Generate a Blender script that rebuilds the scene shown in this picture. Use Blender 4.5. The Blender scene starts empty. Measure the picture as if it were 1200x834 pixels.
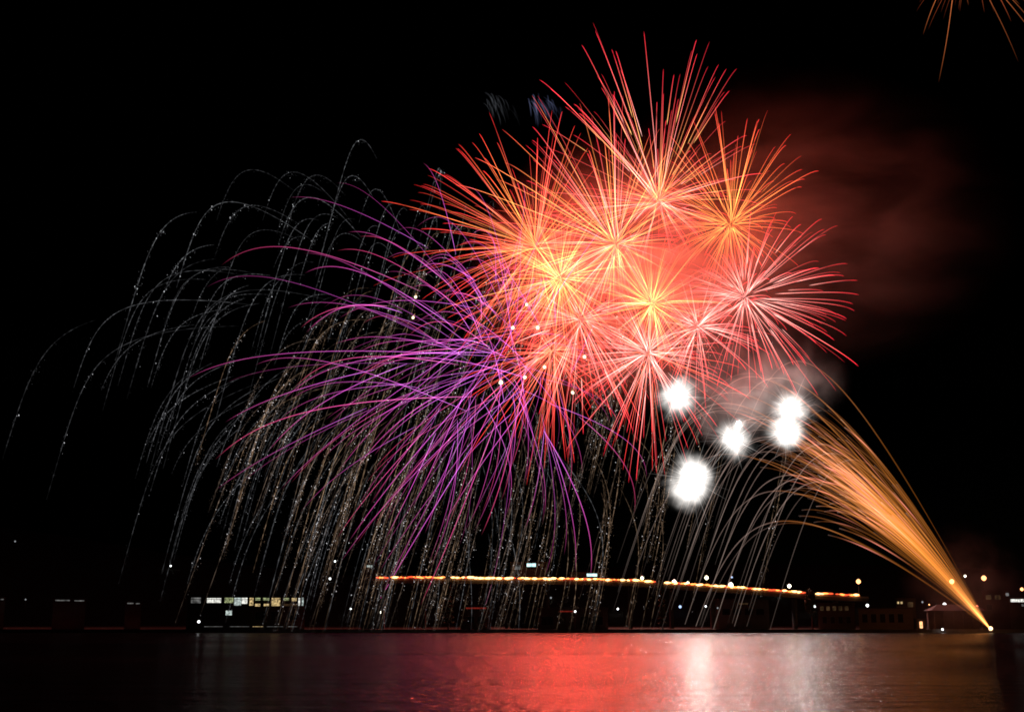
import bpy, math, random
import numpy as np
from mathutils import Vector, Matrix

R = math.radians
sc = bpy.context.scene
COL = sc.collection

# ------------------------------------------------------------------ camera
F_PX, CX, CY, HOR = 1448.0, 600.0, 417.0, 731.0
CAM_H = 3.0
PITCH = math.atan((HOR - CY) / F_PX)
cd = bpy.data.cameras.new("camera")
cam = bpy.data.objects.new("camera", cd)
COL.objects.link(cam)
cam.location = (0, 0, CAM_H)
cam.rotation_euler = (R(90) + PITCH, 0, 0)
cd.sensor_fit = 'HORIZONTAL'
cd.angle = 2 * math.atan(600 / F_PX)
cd.clip_start, cd.clip_end = 0.1, 20000
sc.camera = cam

# ------------------------------------------------------------------ night sky
SUN_EL, SUN_ROT = R(-9), R(30)
w = bpy.data.worlds.new("World")
sc.world = w
w.use_nodes = True
nt = w.node_tree
sky = nt.nodes.new("ShaderNodeTexSky")
sky.sky_type = 'NISHITA'
sky.sun_disc = False
sky.sun_elevation = SUN_EL
sky.sun_rotation = SUN_ROT
bg = nt.nodes["Background"]
nt.links.new(sky.outputs[0], bg.inputs[0])
bg.inputs[1].default_value = 0.05

sd = bpy.data.lights.new("moon", 'SUN')
sd.energy, sd.angle, sd.color = 0.002, R(0.5), (0.8, 0.88, 1.0)
moon = bpy.data.objects.new("moon", sd)
moon.rotation_euler = (R(55), 0, R(-140))
COL.objects.link(moon)

vs = sc.view_settings
vs.view_transform, vs.look, vs.gamma, vs.exposure = 'Standard', 'None', 1.0, 0.0
vs.use_curve_mapping = False
cy = sc.cycles
cy.max_bounces, cy.diffuse_bounces, cy.glossy_bounces = 6, 1, 2
cy.transparent_max_bounces = 160
cy.volume_bounces = 0
cy.sample_clamp_indirect = 4.0
cy.use_denoising = True
cy.volume_step_rate = 1.0
cy.caustics_reflective = cy.caustics_refractive = False
sc.render.filter_size = 1.6 if hasattr(sc.render, "filter_size") else 1.5
cy.filter_width = 1.7

# ------------------------------------------------------------------ helpers
CP, SP = math.cos(PITCH), math.sin(PITCH)


def at(px, py, Y):
    """The point of the place that lies Y metres out, in the direction of a photograph pixel."""
    a, b = (px - CX) / F_PX, -(py - CY) / F_PX
    d = (a, CP - b * SP, SP + b * CP)
    t = Y / d[1]
    return np.array((a * t, Y, CAM_H + d[2] * t))


def tag(o, label=None, cat=None, group=None, kind=None):
    if label: o["label"] = label
    if cat: o["category"] = cat
    if group: o["group"] = group
    if kind: o["kind"] = kind
    return o


def empty(name, loc, label=None, cat=None, group=None):
    o = bpy.data.objects.new(name, None)
    o.location = loc
    COL.objects.link(o)
    return tag(o, label, cat, group)


class MB:
    """Collects boxes, tubes and lathes; build() links them as one mesh object."""
    def __init__(s): s.v, s.f = [], []

    def add(s, v, f):
        n = len(s.v)
        s.v += [tuple(p) for p in v]
        s.f += [tuple(i + n for i in q) for q in f]
        return s

    def box(s, x0, x1, y0, y1, z0, z1):
        v = [(x, y, z) for z in (z0, z1) for y in (y0, y1) for x in (x0, x1)]
        return s.add(v, [(0, 2, 3, 1), (4, 5, 7, 6), (0, 1, 5, 4), (2, 6, 7, 3), (0, 4, 6, 2), (1, 3, 7, 5)])

    def lathe(s, prof, c=(0, 0, 0), n=10):
        v, f = [], []
        for r, z in prof:
            for i in range(n):
                a = 2 * math.pi * i / n
                v.append((c[0] + r * math.cos(a), c[1] + r * math.sin(a), c[2] + z))
        for j in range(len(prof) - 1):
            for i in range(n):
                k = (i + 1) % n
                f.append((j * n + i, j * n + k, (j + 1) * n + k, (j + 1) * n + i))
        f.append(tuple(range(n))[::-1])
        f.append(tuple(range((len(prof) - 1) * n, len(prof) * n)))
        return s.add(v, f)

    def tube(s, p, q, r0, r1=None, n=6):
        p, q = Vector(p), Vector(q)
        r1 = r0 if r1 is None else r1
        d = (q - p).normalized()
        u = d.cross(Vector((0, 0, 1)) if abs(d.z) < .9 else Vector((1, 0, 0))).normalized()
        k = d.cross(u)
        v = []
        for c, r in ((p, r0), (q, r1)):
            for i in range(n):
                a = 2 * math.pi * i / n
                v.append(c + u * (r * math.cos(a)) + k * (r * math.sin(a)))
        f = [(i, (i + 1) % n, n + (i + 1) % n, n + i) for i in range(n)]
        f += [tuple(range(n))[::-1], tuple(range(n, 2 * n))]
        return s.add(v, f)

    def ball(s, c, r, nu=8, nv=6, sq=1.0, jit=0, rnd=None):
        v, f = [], []
        for j in range(1, nv):
            th = math.pi * j / nv
            for i in range(nu):
                a = 2 * math.pi * i / nu
                m = r * (1 + (rnd.uniform(-jit, jit) if rnd else 0))
                v.append((c[0] + m * math.sin(th) * math.cos(a), c[1] + m * math.sin(th) * math.sin(a), c[2] + m * sq * math.cos(th)))
        b = len(v)
        v += [(c[0], c[1], c[2] + r * sq), (c[0], c[1], c[2] - r * sq)]
        for j in range(nv - 2):
            for i in range(nu):
                k = (i + 1) % nu
                f.append((j * nu + i, (j + 1) * nu + i, (j + 1) * nu + k, j * nu + k))
        for i in range(nu):
            k = (i + 1) % nu
            f.append((b, i, k))
            f.append((b + 1, (nv - 2) * nu + k, (nv - 2) * nu + i))
        return s.add(v, f)

    def build(s, name, mat, parent=None, smooth=False):
        me = bpy.data.meshes.new(name)
        me.from_pydata(s.v, [], s.f)
        me.update()
        if smooth:
            me.polygons.foreach_set("use_smooth", [True] * len(me.polygons))
        if mat: me.materials.append(mat)
        o = bpy.data.objects.new(name, me)
        COL.objects.link(o)
        if parent: o.parent = parent
        return o


# ------------------------------------------------------------------ materials
def mat_solid(name, col, rough=0.8, var=0.35, scale=0.6, metal=0.0):
    m = bpy.data.materials.new(name)
    m.use_nodes = True
    n, l = m.node_tree.nodes, m.node_tree.links
    b = n["Principled BSDF"]
    tc = n.new("ShaderNodeTexCoord")
    no = n.new("ShaderNodeTexNoise")
    no.inputs["Scale"].default_value = scale
    no.inputs["Detail"].default_value = 5
    mx = n.new("ShaderNodeMix")
    mx.data_type = 'RGBA'
    mx.inputs[6].default_value = (*[c * (1 - var) for c in col], 1)
    mx.inputs[7].default_value = (*[min(1, c * (1 + var)) for c in col], 1)
    l.new(tc.outputs["Object"], no.inputs["Vector"])
    l.new(no.outputs["Fac"], mx.inputs[0])
    l.new(mx.outputs[2], b.inputs["Base Color"])
    b.inputs["Roughness"].default_value = rough
    b.inputs["Metallic"].default_value = metal
    return m


def mat_glow(name, col, strength, var=0.0, scale=1.0, sample=True):
    m = bpy.data.materials.new(name)
    m.use_nodes = True
    n, l = m.node_tree.nodes, m.node_tree.links
    n.remove(n["Principled BSDF"])
    e = n.new("ShaderNodeEmission")
    e.inputs[0].default_value = (*col, 1)
    e.inputs[1].default_value = strength
    if var:
        tc = n.new("ShaderNodeTexCoord")
        no = n.new("ShaderNodeTexNoise")
        no.inputs["Scale"].default_value = scale
        no.inputs["Detail"].default_value = 3
        mr = n.new("ShaderNodeMapRange")
        mr.inputs[1].default_value, mr.inputs[2].default_value = 0.35, 0.65
        mr.inputs[3].default_value, mr.inputs[4].default_value = strength * (1 - var), strength * (1 + var)
        l.new(tc.outputs["Object"], no.inputs["Vector"])
        l.new(no.outputs["Fac"], mr.inputs[0])
        l.new(mr.outputs[0], e.inputs[1])
    l.new(e.outputs[0], n["Material Output"].inputs[0])
    if not sample:
        m.cycles.emission_sampling = 'NONE'
    return m


def mat_sparks():
    """Burning stars: light is added to what is behind; its colour runs along each trail."""
    m = bpy.data.materials.new("burning_stars")
    m.use_nodes = True
    n, l = m.node_tree.nodes, m.node_tree.links
    n.remove(n["Principled BSDF"])
    a = n.new("ShaderNodeAttribute")
    a.attribute_name = "glow"
    e = n.new("ShaderNodeEmission")
    t = n.new("ShaderNodeBsdfTransparent")
    s = n.new("ShaderNodeAddShader")
    l.new(a.outputs["Color"], e.inputs[0])
    l.new(e.outputs[0], s.inputs[0])
    l.new(t.outputs[0], s.inputs[1])
    l.new(s.outputs[0], n["Material Output"].inputs[0])
    m.cycles.emission_sampling = 'NONE'
    return m


M_SPARK = mat_sparks()
M_HILL = mat_solid("dark_scrub", (0.012, 0.015, 0.01), 0.95, 0.5, 0.05)
M_CONC = mat_solid("quay_concrete", (0.24, 0.225, 0.21), 0.85, 0.3, 0.4)
M_ROAD = mat_solid("asphalt", (0.05, 0.05, 0.05), 0.9, 0.3, 0.5)
M_WALL = [mat_solid("render_grey", (0.07, 0.068, 0.065)), mat_solid("tarred_timber", (0.045, 0.032, 0.025)),
          mat_solid("render_cream", (0.09, 0.075, 0.06)), mat_solid("dark_cladding", (0.03, 0.03, 0.034))]
M_ROOF = mat_solid("roof_sheet", (0.04, 0.032, 0.03), 0.7)
M_METAL = mat_solid("painted_steel", (0.12, 0.12, 0.12), 0.5, 0.2, 2.0, 0.6)
M_DARKGLASS = mat_solid("dark_glass", (0.02, 0.022, 0.025), 0.12, 0.2)
M_BARK = mat_solid("bark", (0.07, 0.05, 0.035), 0.95)
M_LEAF = mat_solid("leaves", (0.05, 0.07, 0.03), 0.9, 0.5, 1.2)

# ------------------------------------------------------------------ setting: water, quay, land
SHORE = 450.0


def mat_water():
    m = bpy.data.materials.new("night_water")
    m.use_nodes = True
    n, l = m.node_tree.nodes, m.node_tree.links
    b = n["Principled BSDF"]
    b.inputs["Base Color"].default_value = (0.004, 0.007, 0.009, 1)
    b.inputs["IOR"].default_value = 1.333
    tc = n.new("ShaderNodeTexCoord")

    def noise(sx, sy, detail, rot=0.0):
        mp = n.new("ShaderNodeMapping")
        mp.inputs["Scale"].default_value = (sx, sy, 1)
        mp.inputs["Rotation"].default_value = (0, 0, rot)
        no = n.new("ShaderNodeTexNoise")
        no.inputs["Scale"].default_value = 1
        no.inputs["Detail"].default_value = detail
        l.new(tc.outputs["Object"], mp.inputs[0])
        l.new(mp.outputs[0], no.inputs["Vector"])
        return no.outputs["Fac"]
    # cat's-paws: long bands of ruffled and of calmer water
    band = noise(0.004, 0.016, 3)
    mr = n.new("ShaderNodeMapRange")
    mr.inputs[1].default_value, mr.inputs[2].default_value = 0.38, 0.62
    mr.inputs[3].default_value, mr.inputs[4].default_value = 0.17, 0.26
    l.new(band, mr.inputs[0])
    l.new(mr.outputs[0], b.inputs["Roughness"])
    rip = noise(0.35, 1.6, 3, 0.06)
    swell = noise(0.05, 0.3, 2, -0.04)
    add = n.new("ShaderNodeMath")
    add.operation = 'MULTIPLY_ADD'
    l.new(swell, add.inputs[0])
    add.inputs[1].default_value = 2.5
    l.new(rip, add.inputs[2])
    bp = n.new("ShaderNodeBump")
    bp.inputs["Strength"].default_value = 0.5
    bp.inputs["Distance"].default_value = 0.75
    fine = noise(1.3, 3.2, 2, .1)
    ad2 = n.new("ShaderNodeMath")
    ad2.operation = 'MULTIPLY_ADD'
    l.new(fine, ad2.inputs[0])
    ad2.inputs[1].default_value = .8
    l.new(add.outputs[0], ad2.inputs[2])
    l.new(ad2.outputs[0], bp.inputs["Height"])
    l.new(bp.outputs[0], b.inputs["Normal"])
    return m


o = MB().add([(-3000, -200, 0), (3000, -200, 0), (3000, SHORE, 0), (-3000, SHORE, 0)], [(0, 1, 2, 3)]).build("water", mat_water())
tag(o, kind="structure")
QZ = 1.1
o = MB().box(-3000, 3000, SHORE, SHORE + 14, -2, QZ).build("pavement", M_CONC)
tag(o, "pale concrete waterside pavement along the far shore", kind="structure")
o = MB().box(-3000, 3000, SHORE - 0.3, SHORE + 0.5, QZ + 0.004, QZ + 0.16).build("kerb", M_CONC)
tag(o, kind="structure")


def terrain(x, y):
    d = max(0.0, y - (SHORE + 14))
    h = QZ - 0.05 + min(1, d / 60) * (.25 * math.sin(x * .021 + 1) + .2 * math.sin(x * .047 + y * .03))
    e = max(0.0, y - 1400)
    top = 95 + 12 * math.sin(x * .004) + (min(75, (-250 - x) * .12) if x < -250 else 0)
    h += top * (1 - math.exp(-e / 260.0))
    return h


xs = np.concatenate([np.linspace(-4000, -1050, 10), np.linspace(-1000, 1000, 61), np.linspace(1050, 4000, 10)])
ys = np.concatenate([np.linspace(SHORE + 14, 840, 14), np.linspace(900, 1390, 6), np.linspace(1410, 2400, 24), np.linspace(2600, 7000, 8)])
v = [(x, y, terrain(x, y)) for y in ys for x in xs]
nx = len(xs)
f = [(j * nx + i, j * nx + i + 1, (j + 1) * nx + i + 1, (j + 1) * nx + i) for j in range(len(ys) - 1) for i in range(nx - 1)]
tag(MB().add(v, f).build("hills", M_HILL, smooth=True), kind="structure")


# ------------------------------------------------------------------ fireworks
FY = 560.0                      # the shells burst over the land behind the shore
U = FY / F_PX * 1.03            # metres per photograph pixel at the fireworks' distance
UW = 425 / F_PX * 1.03          # the same for the willows, nearer, over the water


def add_light(name, parent, loc, color, watts, radius):
    d = bpy.data.lights.new(name, 'POINT')
    d.color, d.energy, d.shadow_soft_size = color, watts, radius
    o = bpy.data.objects.new(name, d)
    o.parent = parent
    o.location = loc
    COL.objects.link(o)
    return o


def tube_arrays(P, rad, col, n=3):
    """Ring vertices, faces and colours of a thin tube along P."""
    T = np.gradient(P, axis=0)
    T /= np.linalg.norm(T, axis=1)[:, None] + 1e-9
    ref = np.array((0.31, 0.83, 0.46))
    A = np.cross(T, ref)
    A /= np.linalg.norm(A, axis=1)[:, None] + 1e-9
    B = np.cross(T, A)
    m = len(P)
    V = np.empty((m, n, 3))
    for i in range(n):
        a = 2 * math.pi * i / n
        V[:, i] = P + rad[:, None] * (A * math.cos(a) + B * math.sin(a))
    j = np.arange(m - 1)[:, None] * n
    i = np.arange(n)[None, :]
    k = (i + 1) % n
    Fq = np.stack([j + i, j + k, j + n + k, j + n + i], -1).reshape(-1, 4)
    C = np.repeat(col, n, axis=0)
    return V.reshape(-1, 3), Fq, C


def spark_obj(name, parts, parent, kind=None):
    Vs, Fs, Cs, k = [], [], [], 0
    for V, Fq, C in parts:
        Vs.append(V); Cs.append(C)
        for q in Fq.tolist():
            Fs.append(tuple(i + k for i in (q[:3] if q[2] == q[3] else q)))
        k += len(V)
    V, C = np.concatenate(Vs), np.concatenate(Cs)
    me = bpy.data.meshes.new(name)
    me.from_pydata(V.tolist(), [], Fs)
    ca = me.color_attributes.new("glow", 'FLOAT_COLOR', 'POINT')
    ca.data.foreach_set("color", np.concatenate([C, np.ones((len(C), 1))], 1).astype(np.float32).ravel())
    me.materials.append(M_SPARK)
    o = bpy.data.objects.new(name, me)
    COL.objects.link(o)
    if parent: o.parent = parent
    if kind: o["kind"] = kind
    return o


def ramp(s, stops):
    xs_ = [q[0] for q in stops]
    return np.stack([np.interp(s, xs_, [q[1][c] for q in stops]) for c in range(3)], -1)


def flight(v0, k, T, wind=(0, 0, 0), n=14, t0=0.0, g=9.8):
    """Ballistic flight with drag, in photograph-pixel-sized units (scaled to metres by the caller)."""
    # even steps along the path near its start
    t = t0 + (T - t0) * np.linspace(0, 1, n) ** 1.35
    vt = np.array(wind) - np.array((0, 0, g / k))
    e = (1 - np.exp(-k * t)) / k
    return t, (np.array(v0) - vt)[None, :] * e[:, None] + vt[None, :] * t[:, None]


def sphere_dirs(n, rng, jitter=0.35):
    i = np.arange(n) + 0.5
    ph = np.arccos(1 - 2 * i / n)
    th = math.pi * (1 + 5 ** .5) * i
    D = np.stack([np.sin(ph) * np.cos(th), np.sin(ph) * np.sin(th), np.cos(ph)], -1)
    D += rng.normal(0, jitter, D.shape)
    return D / np.linalg.norm(D, axis=1)[:, None]


ORANGE = [(0, (1.5, .62, .14)), (.25, (1.3, .32, .085)), (.6, (1.15, .13, .06)), (.9, (1.0, .04, .04)), (1, (.4, .015, .02))]
YELLOW = [(0, (1.7, 1.05, .3)), (.35, (1.45, .5, .13)), (.7, (1.2, .16, .075)), (1, (.6, .03, .035))]
PINK = [(0, (1.6, .85, .75)), (.3, (1.35, .27, .25)), (.65, (1.1, .07, .085)), (.92, (1.0, .03, .055)), (1, (.45, .01, .025))]
RED = [(0, (1.4, .35, .17)), (.3, (1.25, .14, .09)), (.7, (1.1, .05, .05)), (1, (.5, .015, .02))]

ROSE = [(0, (1.6, .95, .28)), (.14, (1.35, .5, .17)), (.35, (1.15, .14, .12)), (.7, (1.05, .05, .075)), (.92, (1.0, .03, .06)), (1, (.45, .01, .025))]

# px, py, depth, reach (px), trails, colours, (bias right, bias up), label
BURSTS = [
    (772, 236, 408, 141, 100, (ROSE, ROSE, PINK), (-.2, .36), "topmost burst of the red cluster, long pink-red streaks shooting upward from a yellow heart"),
    (856, 263, 415, 100, 84, (ORANGE,), (0, .3), "orange burst at the upper right of the cluster, beside the drifting red smoke"),
    (873, 348, 398, 112, 84, (PINK,), (.15, 0), "rightmost round burst of clean salmon-pink streaks, above the white flares"),
    (760, 414, 392, 108, 100, (PINK, PINK, RED), (0, -.15), "lowest pink-red burst, its streaks hanging down left of the highest white flare"),
    (817, 383, 402, 88, 56, (PINK,), (0, -.1), "small pale pink burst between the lowest burst and the rightmost one"),
    (764, 356, 412, 96, 84, (YELLOW, ROSE, ORANGE), (0, .1), "yellow-hearted burst in the middle of the cluster, just above the lowest pink-red one"),
    (722, 286, 405, 130, 92, (YELLOW, ROSE, PINK), (-.3, .25), "whitish-yellow burst below and left of the topmost one, with curling centre streaks"),
    (628, 290, 395, 137, 100, (ORANGE, RED, RED), (-.2, .1), "widest orange burst at the left end of the cluster, overlapping the purple streaks"),
    (657, 326, 410, 116, 90, (ORANGE, YELLOW, ROSE), (-.1, -.1), "yellow-orange burst just below right of the widest orange one"),
    (680, 374, 400, 110, 90, (PINK, RED), (-.1, -.2), "rose-pink burst at the centre left of the cluster, over the purple firework's edge"),
    (648, 412, 418, 86, 70, (RED,), (-.1, -.4), "deep red burst whose streaks fall in front of the purple firework's heart"),
]
LIGHTCOL = {id(PINK): (1, .10, .075), id(YELLOW): (1, .11, .05), id(ORANGE): (1, .105, .04), id(RED): (1, .08, .05), id(ROSE): (1, .095, .065)}
BURST_W = 115000.0

for bi, (px, py, Y, reach, n, pals, bias, label) in enumerate(BURSTS):
    rng = np.random.default_rng(100 + bi)
    root = empty("firework_burst", at(px, py, FY + Y - 405), label, "firework", "red and orange firework bursts in the big cluster")
    n = int(n * 2.1)
    D = sphere_dirs(n, rng, .3) + .55 * np.array((bias[0], 0, bias[1]))
    D /= np.linalg.norm(D, axis=1)[:, None]
    k, T = 1.9, 1.55
    t0max = rng.uniform(.3, .75)
    gaps = sphere_dirs(3, rng, .8)
    trails = []
    for d in D:
        if (gaps @ d).max() > .88 and rng.random() < .75: continue
        L = reach * (1 + bias[0] * d[0] * 1.3 + bias[1] * d[2] * 1.3) * rng.uniform(.72, 1.14)
        if rng.random() < .2: L *= rng.uniform(.35, .8)
        tt = T * rng.uniform(.8, 1.1)
        v0 = d * L * k / (1 - math.exp(-k * T))
        t, P = flight(v0, k, tt, n=13, t0=rng.uniform(.05, t0max) ** 2, g=17)
        P = P + rng.normal(0, 1.8, 3)
        s = np.linspace(0, 1, len(t)) ** 1.1
        pal = pals[rng.integers(len(pals))]
        col = ramp(s, pal) * rng.uniform(.3, 1.2) * .52
        if rng.random() < .3:      # a star that pulses out and back
            q = rng.uniform(.3, .8)
            col *= (1 - .7 * np.exp(-((s - q) / .05) ** 2))[:, None]
        col[0] *= .2
        rad = (0.155 + .035 * (1 - s)) * rng.uniform(.6, 1.25)
        rad[-1] *= .35
        rad[0] *= .6
        seen = np.linalg.norm((P[-1] - P[0])[[0, 2]])
        trails.append((seen, tube_arrays(P * U, rad, col)))
    trails.sort(key=lambda q: -q[0])
    for _, a in trails[:96]:
        spark_obj("spark_trail", [a], root)
    if len(trails) > 96:
        spark_obj("spark_trail", [a for _, a in trails[96:]], root, "stuff")
    add_light("burst_light", root, (0, 0, 0), LIGHTCOL[id(pals[-1])], BURST_W * (reach / 110) ** 2 * (1.9 if px < 690 else 1.0), 6.0)

# the big purple firework: long arcs blown to the left
rng = np.random.default_rng(7)
root = empty("purple_firework", at(602, 420, FY - 4), "large purple firework of long drooping streaks spreading left and below the red cluster", "firework")
PURPLE = [(0, (1.0, .26, 1.2)), (.3, (.8, .12, .72)), (.65, (.6, .07, .36)), (.9, (.42, .05, .2)), (1, (.12, .02, .05))]
n = 0
D = sphere_dirs(200, rng, .3) + np.array((-.15, 0, .1))
D /= np.linalg.norm(D, axis=1)[:, None]
extra = []
for d in D:
    if d[0] > .45 and d[2] > 0: continue
    k, T = .85, 3.6 * rng.uniform(.7, 1.15)
    L = 335 * rng.uniform(.5, 1.0) * (1 - .25 * max(0, d[0]) + .08 * max(0, -d[0]) - .12 * max(0, d[2]) - .12 * max(0, -d[2]))
    t, P = flight(d * L * k, k, T, (-12, 0, 0), 26, rng.uniform(.06, .9) ** 1.3, 19)
    P = P + np.array((rng.normal(-8, 26), rng.normal(0, 25), rng.normal(0, 24)))     # a shell of several breaks
    s = np.linspace(0, 1, len(t))
    col = ramp(s, PURPLE) * rng.uniform(.2, 1.0) * .6 * np.interp(s, [0, .12, .85, 1], [.3, 1, .8, .1])[:, None]
    if rng.random() < .3: col *= np.array((1.35, 1.0, .7))
    rad = np.full(len(t), .16) * rng.uniform(.65, 1.15)
    rad[-1] *= .4
    a = tube_arrays(P * U, rad, col)
    if n < 100: spark_obj("spark_trail", [a], root)
    else: extra.append(a)
    n += 1
spark_obj("spark_trail", extra, root, "stuff")
add_light("burst_light", root, (0, 0, 0), (.55, .12, 1), 1500, 6.0)


# glittering willows
def willow(px, py, Y, n, R0, label, tint, seed, wind, far=0.0, lo=.0, Tm=8.0, bright=1.0, upcut=-1.0, grav=68.0, drag=1.75, grain=1.0, lean=0.0):
    rng = np.random.default_rng(seed)
    root = empty("willow_firework", at(px, py, Y), label, "firework", "faint glittering willow fireworks behind the purple one")
    D = sphere_dirs(n, rng, .3) + np.array((lean, 0, 0))
    D /= np.linalg.norm(D, axis=1)[:, None]
    made, extra = 0, []
    floor = -(root.location.z - .4)
    for d in D:
        if d[2] < upcut: continue
        k = drag
        L = R0 * rng.uniform(.7, 1.12) * (1 - .4 * max(0, d[2])) * (.7 if d[2] < -.15 else 1)
        T = Tm * rng.uniform(.5, 1.15)
        t, P = flight(d * L * k, k, T, wind, 90, rng.uniform(.5, 1.5), grav)
        P = P * UW
        ok = P[:, 2] > floor
        m = int(ok.sum()) if ok.all() else int(np.argmin(ok))
        if m < 12: continue
        P, t = P[:m], t[:m]
        s = np.linspace(0, 1, m)
        base = tint * bright * rng.uniform(.35, 1.2)
        # sputtering: the trail breaks into grains
        g = rng.random(m) ** 2.2
        g = .18 + 1.5 * g
        env = np.interp(s, [0, .12, .45, .8, 1], [.1, .55, 1, .75, .12])
        col = (g * env)[:, None] * base[None, :]
        rad = np.full(m, .13) * (.6 + .8 * rng.random(m))
        parts = [tube_arrays(P, rad, col)]
        # grains thrown off the trail
        ng = int(m * rng.uniform(.5, 1.7) * grain)
        cl = np.convolve(rng.random(m + 8) ** 3, np.ones(9) / 9, 'valid')[:m] ** 3 * (s > .2)
        cl /= cl.sum()
        for q in rng.choice(m, ng, p=cl):
            c = P[q] + rng.normal(0, .45, 3) - np.array((0, 0, abs(rng.normal(0, .8))))
            if c[2] < floor: continue
            lum = rng.random() ** 16
            r = .1 + .09 * lum
            cc = (base * (.5 + 1.0 * rng.random()) + np.array((.55, .55, .58)) * lum * bright) * env[q]
            V = c + r * np.array(((1, 0, 0), (-.6, .8, 0), (-.6, -.8, 0), (0, 0, 1.2), (0, 0, -1.2)))
            Fq = np.array(((0, 1, 3, 3), (1, 2, 3, 3), (2, 0, 3, 3), (1, 0, 4, 4), (2, 1, 4, 4), (0, 2, 4, 4)))
            parts.append((V, Fq, np.repeat(cc[None, :], 5, 0)))
        if made < 100:
            ob = spark_obj("glitter_trail", parts, root)
            made += 1
        else:
            extra += parts
    if extra:
        spark_obj("glitter_trail", extra, root, "stuff")
    return root


BROWN = np.array((.11, .07, .043))
SILVER = np.array((.055, .056, .06))
DUSK = np.array((.085, .06, .045))
willow(600, 425, 425, 120, 330, "gold-brown glitter willow hanging in a curtain of trails under the purple firework", BROWN, 21, (-9, 0, 0), Tm=7.6, bright=.8)
willow(505, 392, 432, 165, 408, "wide silver-grey willow whose arching trails reach the farthest left", SILVER, 33, (-8, 0, 0), Tm=5.6, bright=.8, grain=.35, lean=-.5, drag=1.5, grav=58.0)
willow(560, 435, 420, 110, 250, "smaller dusty brown willow with dense short trails, left of the purple heart", DUSK, 45, (-12, 0, 0), Tm=6.6, bright=.75, lean=-.3)

# gold mine shot up to the left from the shore, its stars dying to grey
rng = np.random.default_rng(5)
root = empty("gold_mine_firework", at(1161, 737, 440), "golden fan of sparks shot up leftwards from the shore, tips dying to grey arcs", "firework")
U2 = 440 / F_PX * 1.03
GOLD = [(0, (.35, .12, .03)), (.1, (.2, .062, .009)), (.3, (.42, .13, .019)), (.45, (.6, .21, .06)), (.58, (.42, .13, .03)), (.68, (.12, .078, .066)), (.85, (.09, .066, .056)), (1, (.01, .008, .007))]
fill = []
for i in range(340):
    el = 52 + rng.normal(0, 3.9)
    az = rng.normal(0, 5)
    ln = rng.uniform(.72, 1.1)
    if i < 4: el = 37 + i * 1.6; ln = .75
    d = np.array((-math.cos(R(el)) * math.cos(R(az)), math.sin(R(az)), math.sin(R(el))))
    long = i % 5 < 2 and i < 96
    k = .9
    L = (445 if long else 398) * ln
    long = i % 5 < 2 and i < 96
    if i >= 96: ln = rng.uniform(.7, 1.0)
    T = rng.uniform(5.5, 8.5) if long else rng.uniform(.8, 2.0)
    t, P = flight(d * L * k, k, T, (-17, 0, 0), 60, .01, 46)
    P = P * U2
    ok = P[:, 2] > -root.location.z + .6
    m = len(t) if ok.all() else int(np.argmin(ok))
    P, t = P[:m], t[:m]
    if long:
        q = np.interp(t, [0, .5, 1.2, 2.0, 5, T], [0, .2, .45, .67, .85, 1])
    else:
        q = np.interp(t, [0, .45 * T, .85 * T, T], [0, .25, .56, .69])
    col = ramp(q, GOLD) * rng.uniform(.3, 1.15) * np.interp(q, [0, .62, .7], [.2, .27, .8])[:, None]
    if rng.random() < .22:
        a = rng.uniform(.6, .9) * min(T, 1.9)
        col += np.array((.75, .2, .17))[None, :] * np.exp(-((t - a) / .16) ** 2)[:, None] * .4
    rad = np.interp(t, [0, .6, 2, T], [.12, .25, .19, .16]) * (1 + (.5 * rng.random(m) - .25) * (t > 1.6))
    if i < 96: spark_obj("spark_trail", [tube_arrays(P, rad, col)], root)
    else: fill.append(tube_arrays(P, rad, col * .34))
spark_obj("spark_trail", fill, root, "stuff")
MB().lathe([(.16, 0), (.2, .1), (.2, 1.0), (.16, 1.1)], (0, 0, -.9), 10).build("mortar_tube", M_METAL, root)
MB().ball((0, 0, .3), .75, 10, 7).build("muzzle_flash", mat_glow("muzzle_flame", (1, .62, .32), 3.0, .4, 2.0), root, True)
add_light("burst_light", root, (-4, 0, 5), (1, .5, .16), 40, 1.5)

# part of another firework at the top right corner
rng = np.random.default_rng(77)
root = empty("orange_comet_firework", at(1138, -62, FY), "dim orange streaks falling into the top right corner from a burst above it", "firework")
for (x0, y0, x1, y1, b) in ((1100, -12, 1076, 48, .8), (1116, -20, 1118, 32, .7), (1126, -20, 1128, 66, .85), (1140, -12, 1160, 56, .7),
                            (1158, 2, 1197, 80, .35), (1162, -6, 1206, 66, .55), (1182, -8, 1226, 42, .4), (1186, -4, 1230, 22, .35)):
    a, c = np.array((x0 - 1138, 0, -y0 - 62.)), np.array((x1 - 1138, 0, -y1 - 62.))
    dep = rng.normal(0, 30)
    s = np.linspace(0, 1, 12)
    P = a[None, :] * (1 - s)[:, None] + c[None, :] * s[:, None]
    P[:, 0] += np.sign(x1 - x0) * 1.5 * np.sin(s * math.pi)
    P[:, 1] = dep * (s + .5)
    col = np.array((.5, .13, .04))[None, :] * np.interp(s, [0, .5, .9, 1], [.7, .42, .1, 0])[:, None] * b
    spark_obj("spark_trail", [tube_arrays(P * U, np.full(12, .24), col)], root)
for d in sphere_dirs(70, rng, .3):
    t, P = flight(d * rng.uniform(110, 190), 1.5, 1.5, n=10, t0=.2, g=17)
    s = np.linspace(0, 1, 10)
    spark_obj("spark_trail", [tube_arrays(P * U, np.full(10, .2), np.array((.42, .085, .03))[None, :] * (rng.uniform(.2, .9) * (1 - s))[:, None])], root)

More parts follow.
